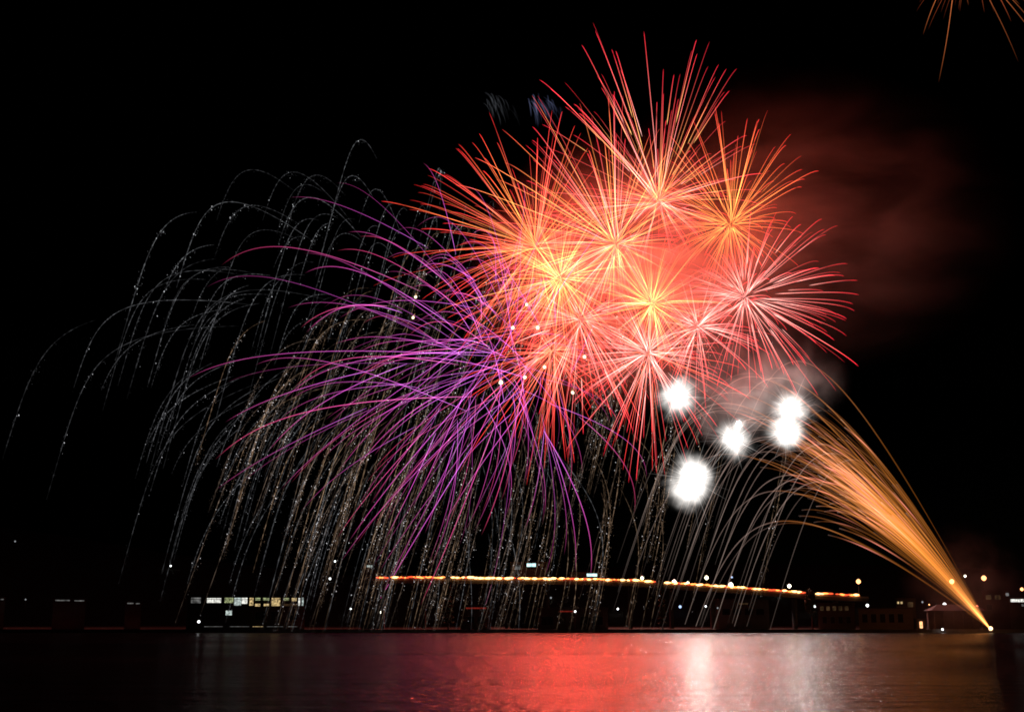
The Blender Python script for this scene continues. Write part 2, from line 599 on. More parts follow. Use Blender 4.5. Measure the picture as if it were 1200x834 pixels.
# white flares with spark spikes; an emissive volume adds the soft halo
def mat_halo():
    m = bpy.data.materials.new("halo_glow")
    m.use_nodes = True
    n, l = m.node_tree.nodes, m.node_tree.links
    n.remove(n["Principled BSDF"])
    tc = n.new("ShaderNodeTexCoord")
    ln = n.new("ShaderNodeVectorMath"); ln.operation = 'LENGTH'
    no = n.new("ShaderNodeTexNoise")
    no.inputs["Scale"].default_value = .3
    no.inputs["Detail"].default_value = 4
    ad = n.new("ShaderNodeMath"); ad.operation = 'MULTIPLY_ADD'
    ad.inputs[1].default_value = 8.0
    mr = n.new("ShaderNodeMapRange")
    mr.interpolation_type = 'SMOOTHERSTEP'
    mr.inputs[1].default_value, mr.inputs[2].default_value = 14.5, 4.5
    mr.inputs[3].default_value, mr.inputs[4].default_value = 0.0, 1.0
    pw = n.new("ShaderNodeMath"); pw.operation = 'POWER'
    pw.inputs[1].default_value = 2.2
    mu = n.new("ShaderNodeMath"); mu.operation = 'MULTIPLY'
    mu.inputs[1].default_value = .17
    e = n.new("ShaderNodeEmission")
    e.inputs[0].default_value = (1, .95, .9, 1)
    l.new(tc.outputs["Object"], ln.inputs[0])
    l.new(tc.outputs["Object"], no.inputs["Vector"])
    l.new(no.outputs["Fac"], ad.inputs[0])
    l.new(ln.outputs["Value"], ad.inputs[2])
    l.new(ad.outputs[0], mr.inputs[0])
    l.new(mr.outputs[0], pw.inputs[0])
    l.new(pw.outputs[0], mu.inputs[0])
    l.new(mu.outputs[0], e.inputs[1])
    l.new(e.outputs[0], n["Material Output"].inputs["Volume"])
    m.cycles.volume_step_rate = .4
    return m


M_HALO = mat_halo()
M_CORE = mat_glow("white_heat", (1, .97, .93), 6.0, sample=False)
FLARES = [
    (794, 464, 1.0, [(0, 0, 1)], "round white flare burning among the hanging pink streaks, leftmost of the upper ones"),
    (860, 515, 1.0, [(0, 0, 1), (1.9, 5.2, .42)], "white flare with a small second spark on top, in the middle of the group"),
    (927, 479, .95, [(0, 0, 1)], "upper one of the two touching white flares by the golden fan's tip"),
    (921, 505, 1.0, [(0, 0, 1), (1.0, -1.2, .8)], "lower one of the two touching white flares by the golden fan's tip"),
    (811, 566, 1.1, [(.9, 2.6, 1), (-1.2, -1.4, .95)], "lowest and largest white flare, tall and oval, above the bridge lights"),
]
for fi, (px, py, sz, lobes, label) in enumerate(FLARES):
    rng = np.random.default_rng(300 + fi)
    rnd = random.Random(fi)
    root = empty("magnesium_flare", at(px, py, FY - 20 + 3 * fi), label, "flare", "brilliant white flares right of the cluster")
    root.scale = (1.3 * sz,) * 3
    for (lx, lz, ls) in lobes:
        core = MB().ball((0, 0, 0), 2.0, 16, 12, jit=.3, rnd=rnd).build("burning_core", M_CORE, root, True)
        core.location, core.scale = (lx, 0, lz), (ls * rnd.uniform(.9, 1.4), ls, ls * rnd.uniform(.9, 1.5))
        halo = MB().ball((0, 0, 0), 12.2, 16, 12).build("flare_halo", M_HALO, root, True)  # glow fading outward, standing in for the halo round the core
        halo.location, halo.scale = (lx, 0, lz), (ls * rnd.uniform(.82, 1.08), ls, ls * rnd.uniform(.85, 1.15))
        halo.rotation_euler = (rnd.uniform(0, 6), rnd.uniform(0, 6), rnd.uniform(0, 6))
    for d in sphere_dirs(60, rng, .35):
        r1 = rng.uniform(8, 12.5) * (1.6 if rng.random() < .2 else 1)
        s = np.linspace(0, 1, 6)
        P = d[None, :] * (2.5 + (r1 - 2.5) * s)[:, None]
        P[:, 2] += (lobes[0][1] if len(lobes) > 1 else 0) * .5
        col = np.array((.26, .245, .235))[None, :] * ((1 - s) ** 1.5)[:, None] * rng.uniform(.2, 1)
        spark_obj("spark", [tube_arrays(P, np.full(6, .11), col)], root)
    add_light("flare_light", root, (lobes[0][0], 0, lobes[0][1]), (1, .93, .86), 120000 * sz, 4.0)

# small yellow-white stars still glowing in front of the purple streaks
M_EMBER = mat_glow("ember", (1, .8, .5), 2.6, .3, 3.0, sample=False)
M_EMBER2 = mat_glow("ember_sheath", (1, .6, .3), .4, .5, 4.0, sample=False)
EMB = [(487, 348, "small glowing yellow star on a steep violet streak, upper of the leftmost pair"),
       (484, 372, "small glowing yellow star on a steep violet streak, lower of the leftmost pair"),
       (617, 357, "small bright star among yellow streaks of the orange bursts"),
       (601, 384, "left star of two side by side at the purple heart's upper edge"),
       (630, 384, "right star of two side by side at the purple heart's upper edge"),
       (587, 448, "largest yellow-white star, over the dark gap under the purple heart"),
       (615, 442, "yellow-white star just right of the largest one"),
       (638, 430, "yellow-white star on red streaks, uppermost in the rising row of three"),
       (685, 418, "yellow-white star in the pink streaks left of the lowest burst"),
       (671, 460, "yellow-white star at the lower tips of the red streaks, over darkness")]
for i, (px, py, lab) in enumerate(EMB):
    root = empty("ember_star", at(px, py, FY - 25), lab, "glowing star", "small yellow-white stars hanging in the streaks")
    r = .88 if i == 5 else .72 - .12 * (i in (0, 1, 2))
    MB().ball((0, 0, 0), r, 9, 7, jit=.2, rnd=random.Random(i)).build("ember", M_EMBER, root)
    rng = np.random.default_rng(500 + i)
    P = np.array((0, 0, 0.)) + np.linspace(0, 1, 6)[:, None] * np.array((rng.uniform(-1, 1), 0, rng.uniform(1.4, 2.6)))
    spark_obj("spark_trail", [tube_arrays(P, np.linspace(.5, .12, 6), np.array((.4, .22, .1))[None, :] * np.linspace(1, 0, 6)[:, None])], root)

# two smoke wisps at the cluster's upper left; emissive fibres give their lit tone
for (px, py, tint, n, lab, seed) in ((582, 128, (.030, .032, .036), 40, "faint grey smoke wisp of glowing fibres, the left one above the cluster", 1),
                                     (636, 130, (.045, .052, .095), 50, "blue-grey smoke wisp of glowing fibres touching the upper left pink streaks", 2)):
    rng = np.random.default_rng(800 + seed)
    root = empty("smoke_wisp", at(px, py, FY + 30), lab, "smoke wisp", "faint smoke wisps above the cluster")
    for i in range(n):
        a = rng.random() ** 1.4
        x = -15 + 36 * a + rng.normal(0, 3)
        z = 14 - 6 * a + rng.normal(0, 5)
        s = np.linspace(0, 1, 9)
        L = rng.uniform(14, 32)
        P = np.stack([x + L * rng.uniform(.1, .9) * s * (1 - .4 * s), rng.normal(0, 6) + 0 * s, z - L * rng.uniform(.5, 1.1) * s + 6 * s * (1 - s)], -1)
        col = np.array(tint)[None, :] * (np.sin(math.pi * np.clip(s * .9 + .1, 0, 1)) * (1.5 - 1.25 * a) * rng.uniform(.05, .26))[:, None]
        spark_obj("spark_trail", [tube_arrays(P * U, np.full(9, rng.uniform(.2, .5)), col)], root)  # fibres emit by themselves in place of smoke catching light


# ------------------------------------------------------------------ smoke lit by the bursts
def mat_smoke(blobs, dens, tint, scale, lo, hi, stretch):
    m = bpy.data.materials.new("drifting_smoke")
    m.use_nodes = True
    n, l = m.node_tree.nodes, m.node_tree.links
    n.remove(n["Principled BSDF"])
    tc = n.new("ShaderNodeTexCoord")
    total = None
    for c, r, a in blobs:
        sb = n.new("ShaderNodeVectorMath"); sb.operation = 'SUBTRACT'
        sb.inputs[1].default_value = c
        dv = n.new("ShaderNodeVectorMath"); dv.operation = 'DIVIDE'
        dv.inputs[1].default_value = r
        ln = n.new("ShaderNodeVectorMath"); ln.operation = 'LENGTH'
        mr = n.new("ShaderNodeMapRange"); mr.interpolation_type = 'SMOOTHSTEP'
        mr.inputs[1].default_value, mr.inputs[2].default_value = 1.0, 0.0
        mr.inputs[3].default_value, mr.inputs[4].default_value = 0.0, a
        l.new(tc.outputs["Object"], sb.inputs[0]); l.new(sb.outputs[0], dv.inputs[0])
        l.new(dv.outputs[0], ln.inputs[0]); l.new(ln.outputs["Value"], mr.inputs[0])
        if total is None:
            total = mr.outputs[0]
        else:
            ad = n.new("ShaderNodeMath"); ad.operation = 'ADD'
            l.new(total, ad.inputs[0]); l.new(mr.outputs[0], ad.inputs[1])
            total = ad.outputs[0]
    mp = n.new("ShaderNodeMapping")
    mp.inputs["Scale"].default_value = stretch
    no = n.new("ShaderNodeTexNoise")
    no.inputs["Scale"].default_value = scale
    no.inputs["Detail"].default_value = 5
    no.inputs["Roughness"].default_value = .58
    no.inputs["Distortion"].default_value = .6
    l.new(tc.outputs["Object"], mp.inputs[0]); l.new(mp.outputs[0], no.inputs["Vector"])
    nr = n.new("ShaderNodeMapRange")
    nr.inputs[1].default_value, nr.inputs[2].default_value = lo, hi
    nr.inputs[3].default_value, nr.inputs[4].default_value = .12, 1.0
    l.new(no.outputs["Fac"], nr.inputs[0])
    mu = n.new("ShaderNodeMath"); mu.operation = 'MULTIPLY'
    l.new(total, mu.inputs[0]); l.new(nr.outputs[0], mu.inputs[1])
    m2 = n.new("ShaderNodeMath"); m2.operation = 'MULTIPLY'
    m2.inputs[1].default_value = dens
    l.new(mu.outputs[0], m2.inputs[0])
    pv = n.new("ShaderNodeVolumePrincipled")
    pv.inputs["Color"].default_value = (*tint, 1)
    pv.inputs["Anisotropy"].default_value = 0.0
    l.new(m2.outputs[0], pv.inputs["Density"])
    l.new(pv.outputs[0], n["Material Output"].inputs["Volume"])
    return m


def smoke(px, py, Y, rx, ry, rz, label, blobs_px, dens, tint=(.75, .62, .54), scale=.03, lo=.38, hi=.66, stretch=(1, 1, 1), rate=1.0):
    c = at(px, py, Y)
    UU = Y / F_PX * 1.03
    blobs = [(((x - px) * UU, dy, (py - y) * UU), (a * UU, depth, b * UU), w) for (x, y, dy, a, b, depth, w) in blobs_px]
    m = mat_smoke(blobs, dens, tint, scale, lo, hi, stretch)
    m.cycles.volume_step_rate = rate
    mb = MB().ball((0, 0, 0), 1, 20, 12)
    mb.v = [(x * rx * UU, y * ry, z * rz * UU) for x, y, z in mb.v]
    o = mb.build("firework_smoke", m)
    o.location = c
    return tag(o, label, "smoke", None, "stuff")


smoke(860, 300, FY + 5, 375, 88, 260, "red-lit smoke hanging in the cluster and drifting to the right of it",
      [(730, 320, 0, 190, 170, 72, 1.0), (860, 290, 5, 140, 140, 62, .4), (955, 245, 10, 270, 200, 72, .34)],
      .0085, scale=.034, lo=.42, hi=.6, stretch=(.6, 1, 1.5), rate=.7)
smoke(888, 455, FY - 12, 120, 30, 80, "grey textured smoke drifting behind the white flares under the rightmost pink burst",
      [(895, 445, 0, 105, 70, 26, 1.0), (850, 480, -4, 60, 55, 20, .5)], .013, tint=(.75, .74, .73), scale=.085, lo=.45, hi=.62, rate=.5)

smoke(1120, 690, 446, 90, 12, 85, "thin brownish smoke lit by the foot of the golden fan",
      [(1130, 690, 0, 80, 80, 11, 1.0)], .016, scale=.15, rate=.7)

# ------------------------------------------------------------------ shore buildings
M_LIT = {
    'warm': mat_glow("lit_room_warm", (1, .72, .33), .48, .8, 1.3),
    'cool': mat_glow("lit_room_cool", (.85, 1, .95), .42, .7, 1.2),
    'white': mat_glow("lit_room_white", (1, 1, .92), .85, .5, 1.1),
    'green': mat_glow("lit_room_green", (.75, .85, .42), .32, .9, 1.5),
    'dim': mat_glow("lit_room_dim", (1, .55, .25), .035, .7, .5),
    'grey': mat_glow("lit_room_grey", (.8, .8, .78), .12, .8, .6),
    'teal': mat_glow("lit_room_teal", (.6, 1, 1), 1.6, .3, .5),
    'red': mat_glow("red_tube", (1, .08, .05), .12, .5, .4),
}
SY = SHORE + 14


def zpx(py, Y): return at(600, py, Y)[2]
def xpx(px, Y): return at(px, 700, Y)[0]


def building(name, x0, x1, ytop, Y, depth, wall, label, cat, wins=(), pitched=False, base=None):
    """wins: (x0, x1, y0, y1, lit or None) in photograph pixels on the front wall"""
    X0, X1, Z1 = xpx(x0, Y), xpx(x1, Y), zpx(ytop, Y)
    Z0 = min(terrain((X0 + X1) / 2, Y), terrain((X0 + X1) / 2, Y + depth)) - 1 if base is None else base
    root = empty(name, ((X0 + X1) / 2, Y, Z0), label, cat)
    root.rotation_euler.z = -math.atan2(root.location.x, Y)      # turned to face the camera, which hides the firework-lit side walls
    ox, oy, oz = root.location
    MB().box(X0 - ox, X1 - ox, 0, depth, 0, Z1 - Z0).build("wall", wall, root)
    r = MB()
    if pitched:
        h = (X1 - X0) * .12 + 1.2
        e = .6
        a, b, z = X0 - ox - e, X1 - ox + e, Z1 - Z0 + .01
        q = min((b - a) * .25, depth * .5)
        r.add([(a, -e, z), (b, -e, z), (b, depth + e, z), (a, depth + e, z), (a + q, depth / 2, z + h), (b - q, depth / 2, z + h)],
              [(0, 1, 5, 4), (1, 2, 5), (2, 3, 4, 5), (3, 0, 4), (3, 2, 1, 0)])
    else:
        r.box(X0 - ox - .3, X1 - ox + .3, -.3, depth + .3, Z1 - Z0 + .003, Z1 - Z0 + .35)
    r.build("roof", M_ROOF, root)
    for (a, b, c, d, lit) in wins:
        A, B, C, D_ = xpx(a, Y) - ox, xpx(b, Y) - ox, zpx(d, Y) - oz, zpx(c, Y) - oz
        fr = MB()
        t = .09
        fr.box(A - t, B + t, -.12, -.004, C - t, C)
        fr.box(A - t, B + t, -.12, -.004, D_, D_ + t)
        fr.box(A - t, A, -.12, -.004, C, D_)
        fr.box(B, B + t, -.12, -.004, C, D_)
        if B - A > 2.2:
            k = int((B - A) / 1.6)
            for j in range(1, k):
                x = A + (B - A) * j / k
                fr.box(x - .04, x + .04, -.1, -.05, C, D_)
        fo = fr.build("window", M_METAL, root)
        MB().box(A, B, -.045, -.01, C, D_).build("pane", M_LIT[lit] if lit else M_DARKGLASS, fo)
    return root


BY = SHORE + 6
# lit waterside hall at the left
hall = building("waterside_hall", 222, 357, 697, BY, 16, M_WALL[1], "long waterside hall with a row of lit yellow windows along its upper floor", "building",
                [(226, 237, 700, 706.5, 'grey'), (244, 260, 700.5, 706, 'white'), (264, 274, 700, 706, 'green'), (275, 283, 700, 709, 'cool'), (283.5, 290, 700, 707, 'white'),
                 (292.5, 297, 700, 709, 'warm'), (299, 305, 700, 703, 'green'), (299, 305, 707, 710, 'warm'), (308, 315, 700, 703, 'green'), (309, 315, 707, 709.5, 'warm'),
                 (318, 328, 700, 709.5, 'warm'), (332, 338, 700, 703, 'green'), (341, 347, 700, 703.5, 'warm'), (332, 347, 707, 709.5, 'dim'),
                 (349, 351, 700, 709, 'white'), (353, 355, 699.5, 709, 'cool'), (266, 273, 715, 720.5, 'cool'),
                 (300, 312, 716, 726, None), (318, 330, 716, 726, None), (336, 348, 716, 726, None)])
hy = hall.location.y
MB().box(-20, 20, -1.6, -.4, 11.6, 11.75).build("canopy", M_METAL, hall)
# low lit terrace edge in front of it
o = empty("terrace_light_strip", at(292, 734, BY - 3), "thin broken line of light along the terrace edge below the lit hall", "light strip")
for (a, b, m) in ((241, 262, 'grey'), (270, 292, 'dim'), (296, 308, 'warm'), (312, 330, 'grey'), (336, 347, 'cool')):
    MB().box((a - 292) * .317, (b - 292) * .317, 0, .12, 0, .16).build("tube_lamp", M_LIT['grey' if m != 'warm' else 'warm'], o)

tow = building("apartment_tower", 598, 640, 659, 532, 18, M_WALL[3], "dark tower behind the bridge with two teal-lit rooms at its top", "building",
               [(604, 610, 662, 667, 'grey'), (617.5, 628, 659.8, 663.6, 'teal'), (632, 637, 660.5, 663.5, 'dim')] +
               [(602 + 9 * i, 607 + 9 * i, 682 + 7 * j, 686 + 7 * j, None) for i in range(4) for j in range(2)])
building("apartment_block", 668, 706, 671, 532, 18, M_WALL[3], "dark block behind the bridge with one wide blue-white lit window at its roofline", "building",
         [(688, 700, 671.8, 675, 'teal'), (672, 680, 657.5 + 18, 678, None)])
building("tall_house", 424, 446, 660, 532, 14, M_WALL[3], "tall narrow dark house with one tiny white window, above the bridge's left end", "building",
         [(429, 435.5, 661.8, 664.2, 'cool'), (438, 442, 664, 668, None)])
building("shed", 540, 575, 709, BY + 2, 10, M_WALL[1], "low dark shed on the quay with a dim red light tube under its eaves", "building",
         [(546, 570, 711.3, 713, 'red'), (548, 556, 722, 730, None), (560, 568, 722, 730, None)])
building("boat_shed", 630, 712, 712, BY + 2, 12, M_WALL[1], "long low boat shed on the quay with one short red light tube", "building",
         [(656, 672, 715.2, 716.8, 'red'), (634, 648, 722, 732, None), (680, 690, 722, 732, None), (694, 706, 722, 732, None)])
building("warehouse", 838, 900, 702, BY + 4, 18, M_WALL[0], "plain grey warehouse on the quay under the right half of the bridge", "building",
         [(846 + 13 * i, 855 + 13 * i, 713, 720, None) for i in range(4)] + [(866, 876, 706, 708, 'dim')])
building("terrace_house", 958, 1000, 707, BY + 2, 14, M_WALL[1], "row of brown quay houses with faint lit windows near the bridge's right end", "building",
         [(961 + 7 * i, 965 + 7 * i, 710, 715, 'dim') for i in range(5)] + [(963 + 9 * i, 968 + 9 * i, 722, 730, None) for i in range(4)])
building("quay_office", 1006, 1066, 713, BY + 3, 12, M_WALL[2], "low flat-roofed office with pale stripes of wall, left of the columned pavilion", "building",
         [(1010 + 10 * i, 1016 + 10 * i, 719, 729, None) for i in range(5)])
building("upper_house", 1050, 1072, 701, 500, 10, M_WALL[2], "small cream house with two orange window lights, behind the flat-roofed office", "building",
         [(1051.5, 1053.5, 704.5, 707, 'warm'), (1055, 1057.5, 704.5, 707, 'warm'), (1063, 1069, 705, 711, 'dim')])
building("brick_house", 1152, 1182, 692, 490, 14, M_WALL[1], "brown house lit dimly orange, behind the foot of the golden fan", "building",
         [(1156, 1162, 697, 702, 'dim'), (1166, 1172, 697, 702, 'dim'), (1178, 1181.5, 694.5, 698, 'grey'), (1156, 1162, 708, 714, None)])
building("kiosk", 1183, 1212, 699, 480, 9, M_WALL[0], "small kiosk with a glaring white lit front at the right edge", "building",
         [(1185, 1200.5, 701.5, 705, 'white'), (1203, 1209, 701.5, 706, 'white'), (1196.5, 1201, 707, 710, 'grey')])
for (a, b, y, lab) in ((-10, 6, 700, "low hut at the far left edge with a faint grey lit strip"), (64, 100, 701.6, "long low building at the left with a faint broken strip of lit windows"),
                       (148, 166, 705, "tiny dark hut with a faint lit strip, left of the lit hall")):
    building("quay_hut", a, b, y, BY + 8, 8, M_WALL[0], lab, "building",
             [(a + 2, a + (b - a) * .5, y + .9, y + 2.2, 'grey'), (a + (b - a) * .64, b - 2, y + 1.2, y + 2.4, 'grey')], False)

# columned pavilion on the right
PY = BY + 1
X0, X1 = xpx(1092, PY), xpx(1152, PY)
pav = empty("pavilion", ((X0 + X1) / 2, PY, QZ), "open pavilion with pale columns under a low hipped roof, beside the golden fan's foot", "pavilion")
hw, zt = (X1 - X0) / 2, zpx(715, PY) - QZ
r = MB()
r.add([(-hw - .8, -.8, zt), (hw + .8, -.8, zt), (hw + .8, 8, zt), (-hw - .8, 8, zt), (-hw + 3, 3.6, zt + 2.2), (hw - 3, 3.6, zt + 2.2)],
      [(0, 1, 5, 4), (1, 2, 5), (2, 3, 4, 5), (3, 0, 4), (3, 2, 1, 0)])
r.build("roof", M_ROOF, pav)
MB().box(-hw, hw, 5.5, 7, 0, zt - .01).build("back_wall", M_WALL[2], pav)
for i in range(6):
    MB().lathe([(.34, 0), (.34, .25), (.22, .35), (.2, zt - .4), (.32, zt - .25), (.32, zt - .01)], (-hw + .6 + i * (2 * hw - 1.2) / 5, .2, 0), 10).build("column", M_WALL[2], pav)
MB().box(-hw - .4, hw + .4, -.5, 7, .004, .14).build("plinth", M_CONC, pav)
# warm doorway booth left of it
bo = empty("ticket_booth", at(1080, 738, BY) * np.array((1, 1, 0)) + np.array((0, 0, QZ)), "small booth with a warm orange lit doorway on the quay, left of the pavilion", "booth")
MB().box(-1.6, 1.6, 0, 2.5, 0, 3.6).build("wall", M_WALL[2], bo)
MB().box(-1.9, 1.9, -.4, 2.8, 3.603, 3.8).build("roof", M_ROOF, bo)
MB().box(-.6, .5, -.03, -.004, .5, 2.9).build("doorway", mat_glow("lit_doorway", (1, .5, .22), 1.6, .3, 1), bo)

# ------------------------------------------------------------------ the road bridge and its orange lights
KY = 520.0
pts = [(430, 676.5), (480, 676), (560, 676.6), (640, 677.5), (700, 678.3), (750, 679.8), (800, 683.3), (850, 686.6), (900, 690.6), (950, 694.4), (1012, 697.5)]


def deck_y(px): return float(np.interp(px, [p[0] for p in pts], [p[1] for p in pts]))


br = empty("road_bridge", (xpx(720, KY), KY, terrain(0, KY)), "long dark road bridge crossing behind the shore, outlined by its orange lights", "bridge")
ox, oy, oz = br.location
sec = []
for px in np.linspace(424, 1018, 50):
    p = at(px, deck_y(px) + 3.2, KY)
    sec.append((p[0] - ox, p[2] - oz))
v, f = [], []
for x, z in sec:
    v += [(x, 0, z - 1.3), (x, 9, z - 1.3), (x, 9, z), (x, 0, z)]
for i in range(len(sec) - 1):
    for j in range(4):
        a, b = i * 4 + j, i * 4 + (j + 1) % 4
        f.append((a, b, b + 4, a + 4))
f += [(3, 2, 1, 0), tuple(len(v) - 4 + q for q in range(4))]
MB().add(v, f).build("deck", M_WALL[0], br)
for yy in (0.0, 8.75):
    v, f = [], []
    for x, z in sec:
        v += [(x, yy, z + .004), (x, yy + .25, z + .004), (x, yy + .25, z + .75), (x, yy, z + .75)]
    for i in range(len(sec) - 1):
        for j in range(4):
            a, b = i * 4 + j, i * 4 + (j + 1) % 4
            f.append((a, b, b + 4, a + 4))
    f += [(3, 2, 1, 0), tuple(len(v) - 4 + q for q in range(4))]
    MB().add(v, f).build("parapet", M_CONC, br)
for i in range(2, 50, 4):
    x, z = sec[i]
    MB().box(x - .6, x + .6, 2, 7, -1.5, z - 1.303).build("pier", M_WALL[0], br)

M_BULB = [mat_glow("sodium_bulb", (1, .24, .05), 3.6, sample=False), mat_glow("amber_bulb", (1, .45, .15), 5.5, sample=False), mat_glow("red_bulb", (1, .09, .03), 1.8, sample=False)]
BULB_ME = []
for m in M_BULB:
    tmp = MB().lathe([(.05, -.5), (.34, -.3), (.48, 0), (.34, .3), (.12, .48)], (0, 0, 0), 8).build("bulb", m)
    BULB_ME.append(tmp.data)
    bpy.data.objects.remove(tmp)
rnd = random.Random(11)
STR = [(443, 521, "unbroken run of orange bulbs along the bridge's left end, up to the dark tree"), (531, 768, "longest run of orange bulbs along the middle of the bridge"),
       (782, 943, "run of orange bulbs sloping down along the right half of the bridge"), (959, 1009, "short dimmer run of bulbs at the bridge's right foot")]
for si, (a, b, lab) in enumerate(STR):
    c = at((a + b) / 2, deck_y((a + b) / 2), KY - .3)
    root = empty("light_string", c, lab, "string of lights", "strings of orange lights along the bridge")
    cable = MB()
    px, prev, cnt = a, None, 0
    step = (b - a) / 99.0 if b - a > 240 else 2.45
    while px <= b and cnt < 100:
        p = at(px, deck_y(px) + rnd.uniform(-.45, .45), KY - .3) - c
        if prev is not None:
            cable.tube(prev, p, .04, n=4)
        prev = p
        if rnd.random() > (.12 if si < 3 else .3):
            k = rnd.choices((0, 1, 2), (5, 4, 3) if si in (1, 2) else (4, 2, 5))[0]
            o = bpy.data.objects.new("bulb", BULB_ME[k])
            o.location, o.parent = p, root
            s_ = rnd.uniform(1.0, 1.75) * (1.15 if k == 1 else .9)
            o.scale = (s_ * 1.6, s_ * .8, s_ * .48)
            COL.objects.link(o)
            cnt += 1
        px += step
    cable.build("cable", M_METAL, root)

# ------------------------------------------------------------------ single lamps
GL = {
    'white': mat_glow("lamp_white", (.95, 1, 1), 3.0, sample=False), 'warmwhite': mat_glow("lamp_warm_white", (1, .92, .7), 5.0, sample=False),
    'teal': mat_glow("lamp_teal", (.65, 1, .98), 2.5, sample=False), 'orange': mat_glow("lamp_orange", (1, .42, .16), 3.4, sample=False),
    'yellow': mat_glow("lamp_yellow", (1, .95, .55), 5.0, sample=False), 'blue': mat_glow("lamp_blue", (.45, .62, 1), 1.6, sample=False),
    'red': mat_glow("lamp_red", (1, .2, .12), 1.2, sample=False), 'dim': mat_glow("lamp_dim", (.8, .85, .9), .35, sample=False),
}


def lamp(px, py, col, size, label, where='ground', pole=5.0):
    """A lamp post whose lantern shows at this pixel; it stands on the slope, the bridge or the quay."""
    if where == 'bridge':
        Y = KY + .12
        p = at(px, py, Y)
        base = at(px, deck_y(px) + 3.2, Y)[2] + .75
    elif where == 'quay':
        Y = SHORE + 3
        p = at(px, py, Y)
        base = QZ
    elif where == 'post':
        Y = SHORE - 2
        p = at(px, py, Y)
        base = -1.5
    else:
        Y = SHORE + 15
        if at(px, py, Y)[2] < 12.5: pole = at(px, py, Y)[2] - QZ
        elif at(px, py, Y)[2] < 20 and px > 1000: pole = at(px, py, Y)[2] - QZ
        while Y < 3500 and at(px, py, Y)[2] - pole > terrain(at(px, py, Y)[0], Y):
            Y += 1.5
        p = at(px, py, Y)
        base = terrain(p[0], Y) - .1
    h = max(.6, p[2] - base)
    thick = max(1.0, Y / 600)
    ppm = F_PX / Y
    r = size / ppm / 2 * .86
    root = empty("lamp_post", (p[0], p[1], base), label, "lamp", "single lamps along the far shore")
    MB().tube((0, .12, 0), (0, .12, h - r * .6), .11, .07).build("pole", M_METAL, root)
    q = MB().lathe([(r * .3, -r), (r * .85, -r * .5), (r, 0), (r * .85, r * .5), (r * .35, r * .95)], (0, 0, h), 9)
    q.build("lantern", GL[col], root, True)
    MB().lathe([(r * .5, r * .96), (r * .6, r * 1.05), (r * .1, r * 1.35)], (0, 0, h), 8).build("lantern_cap", M_METAL, root)
    return root


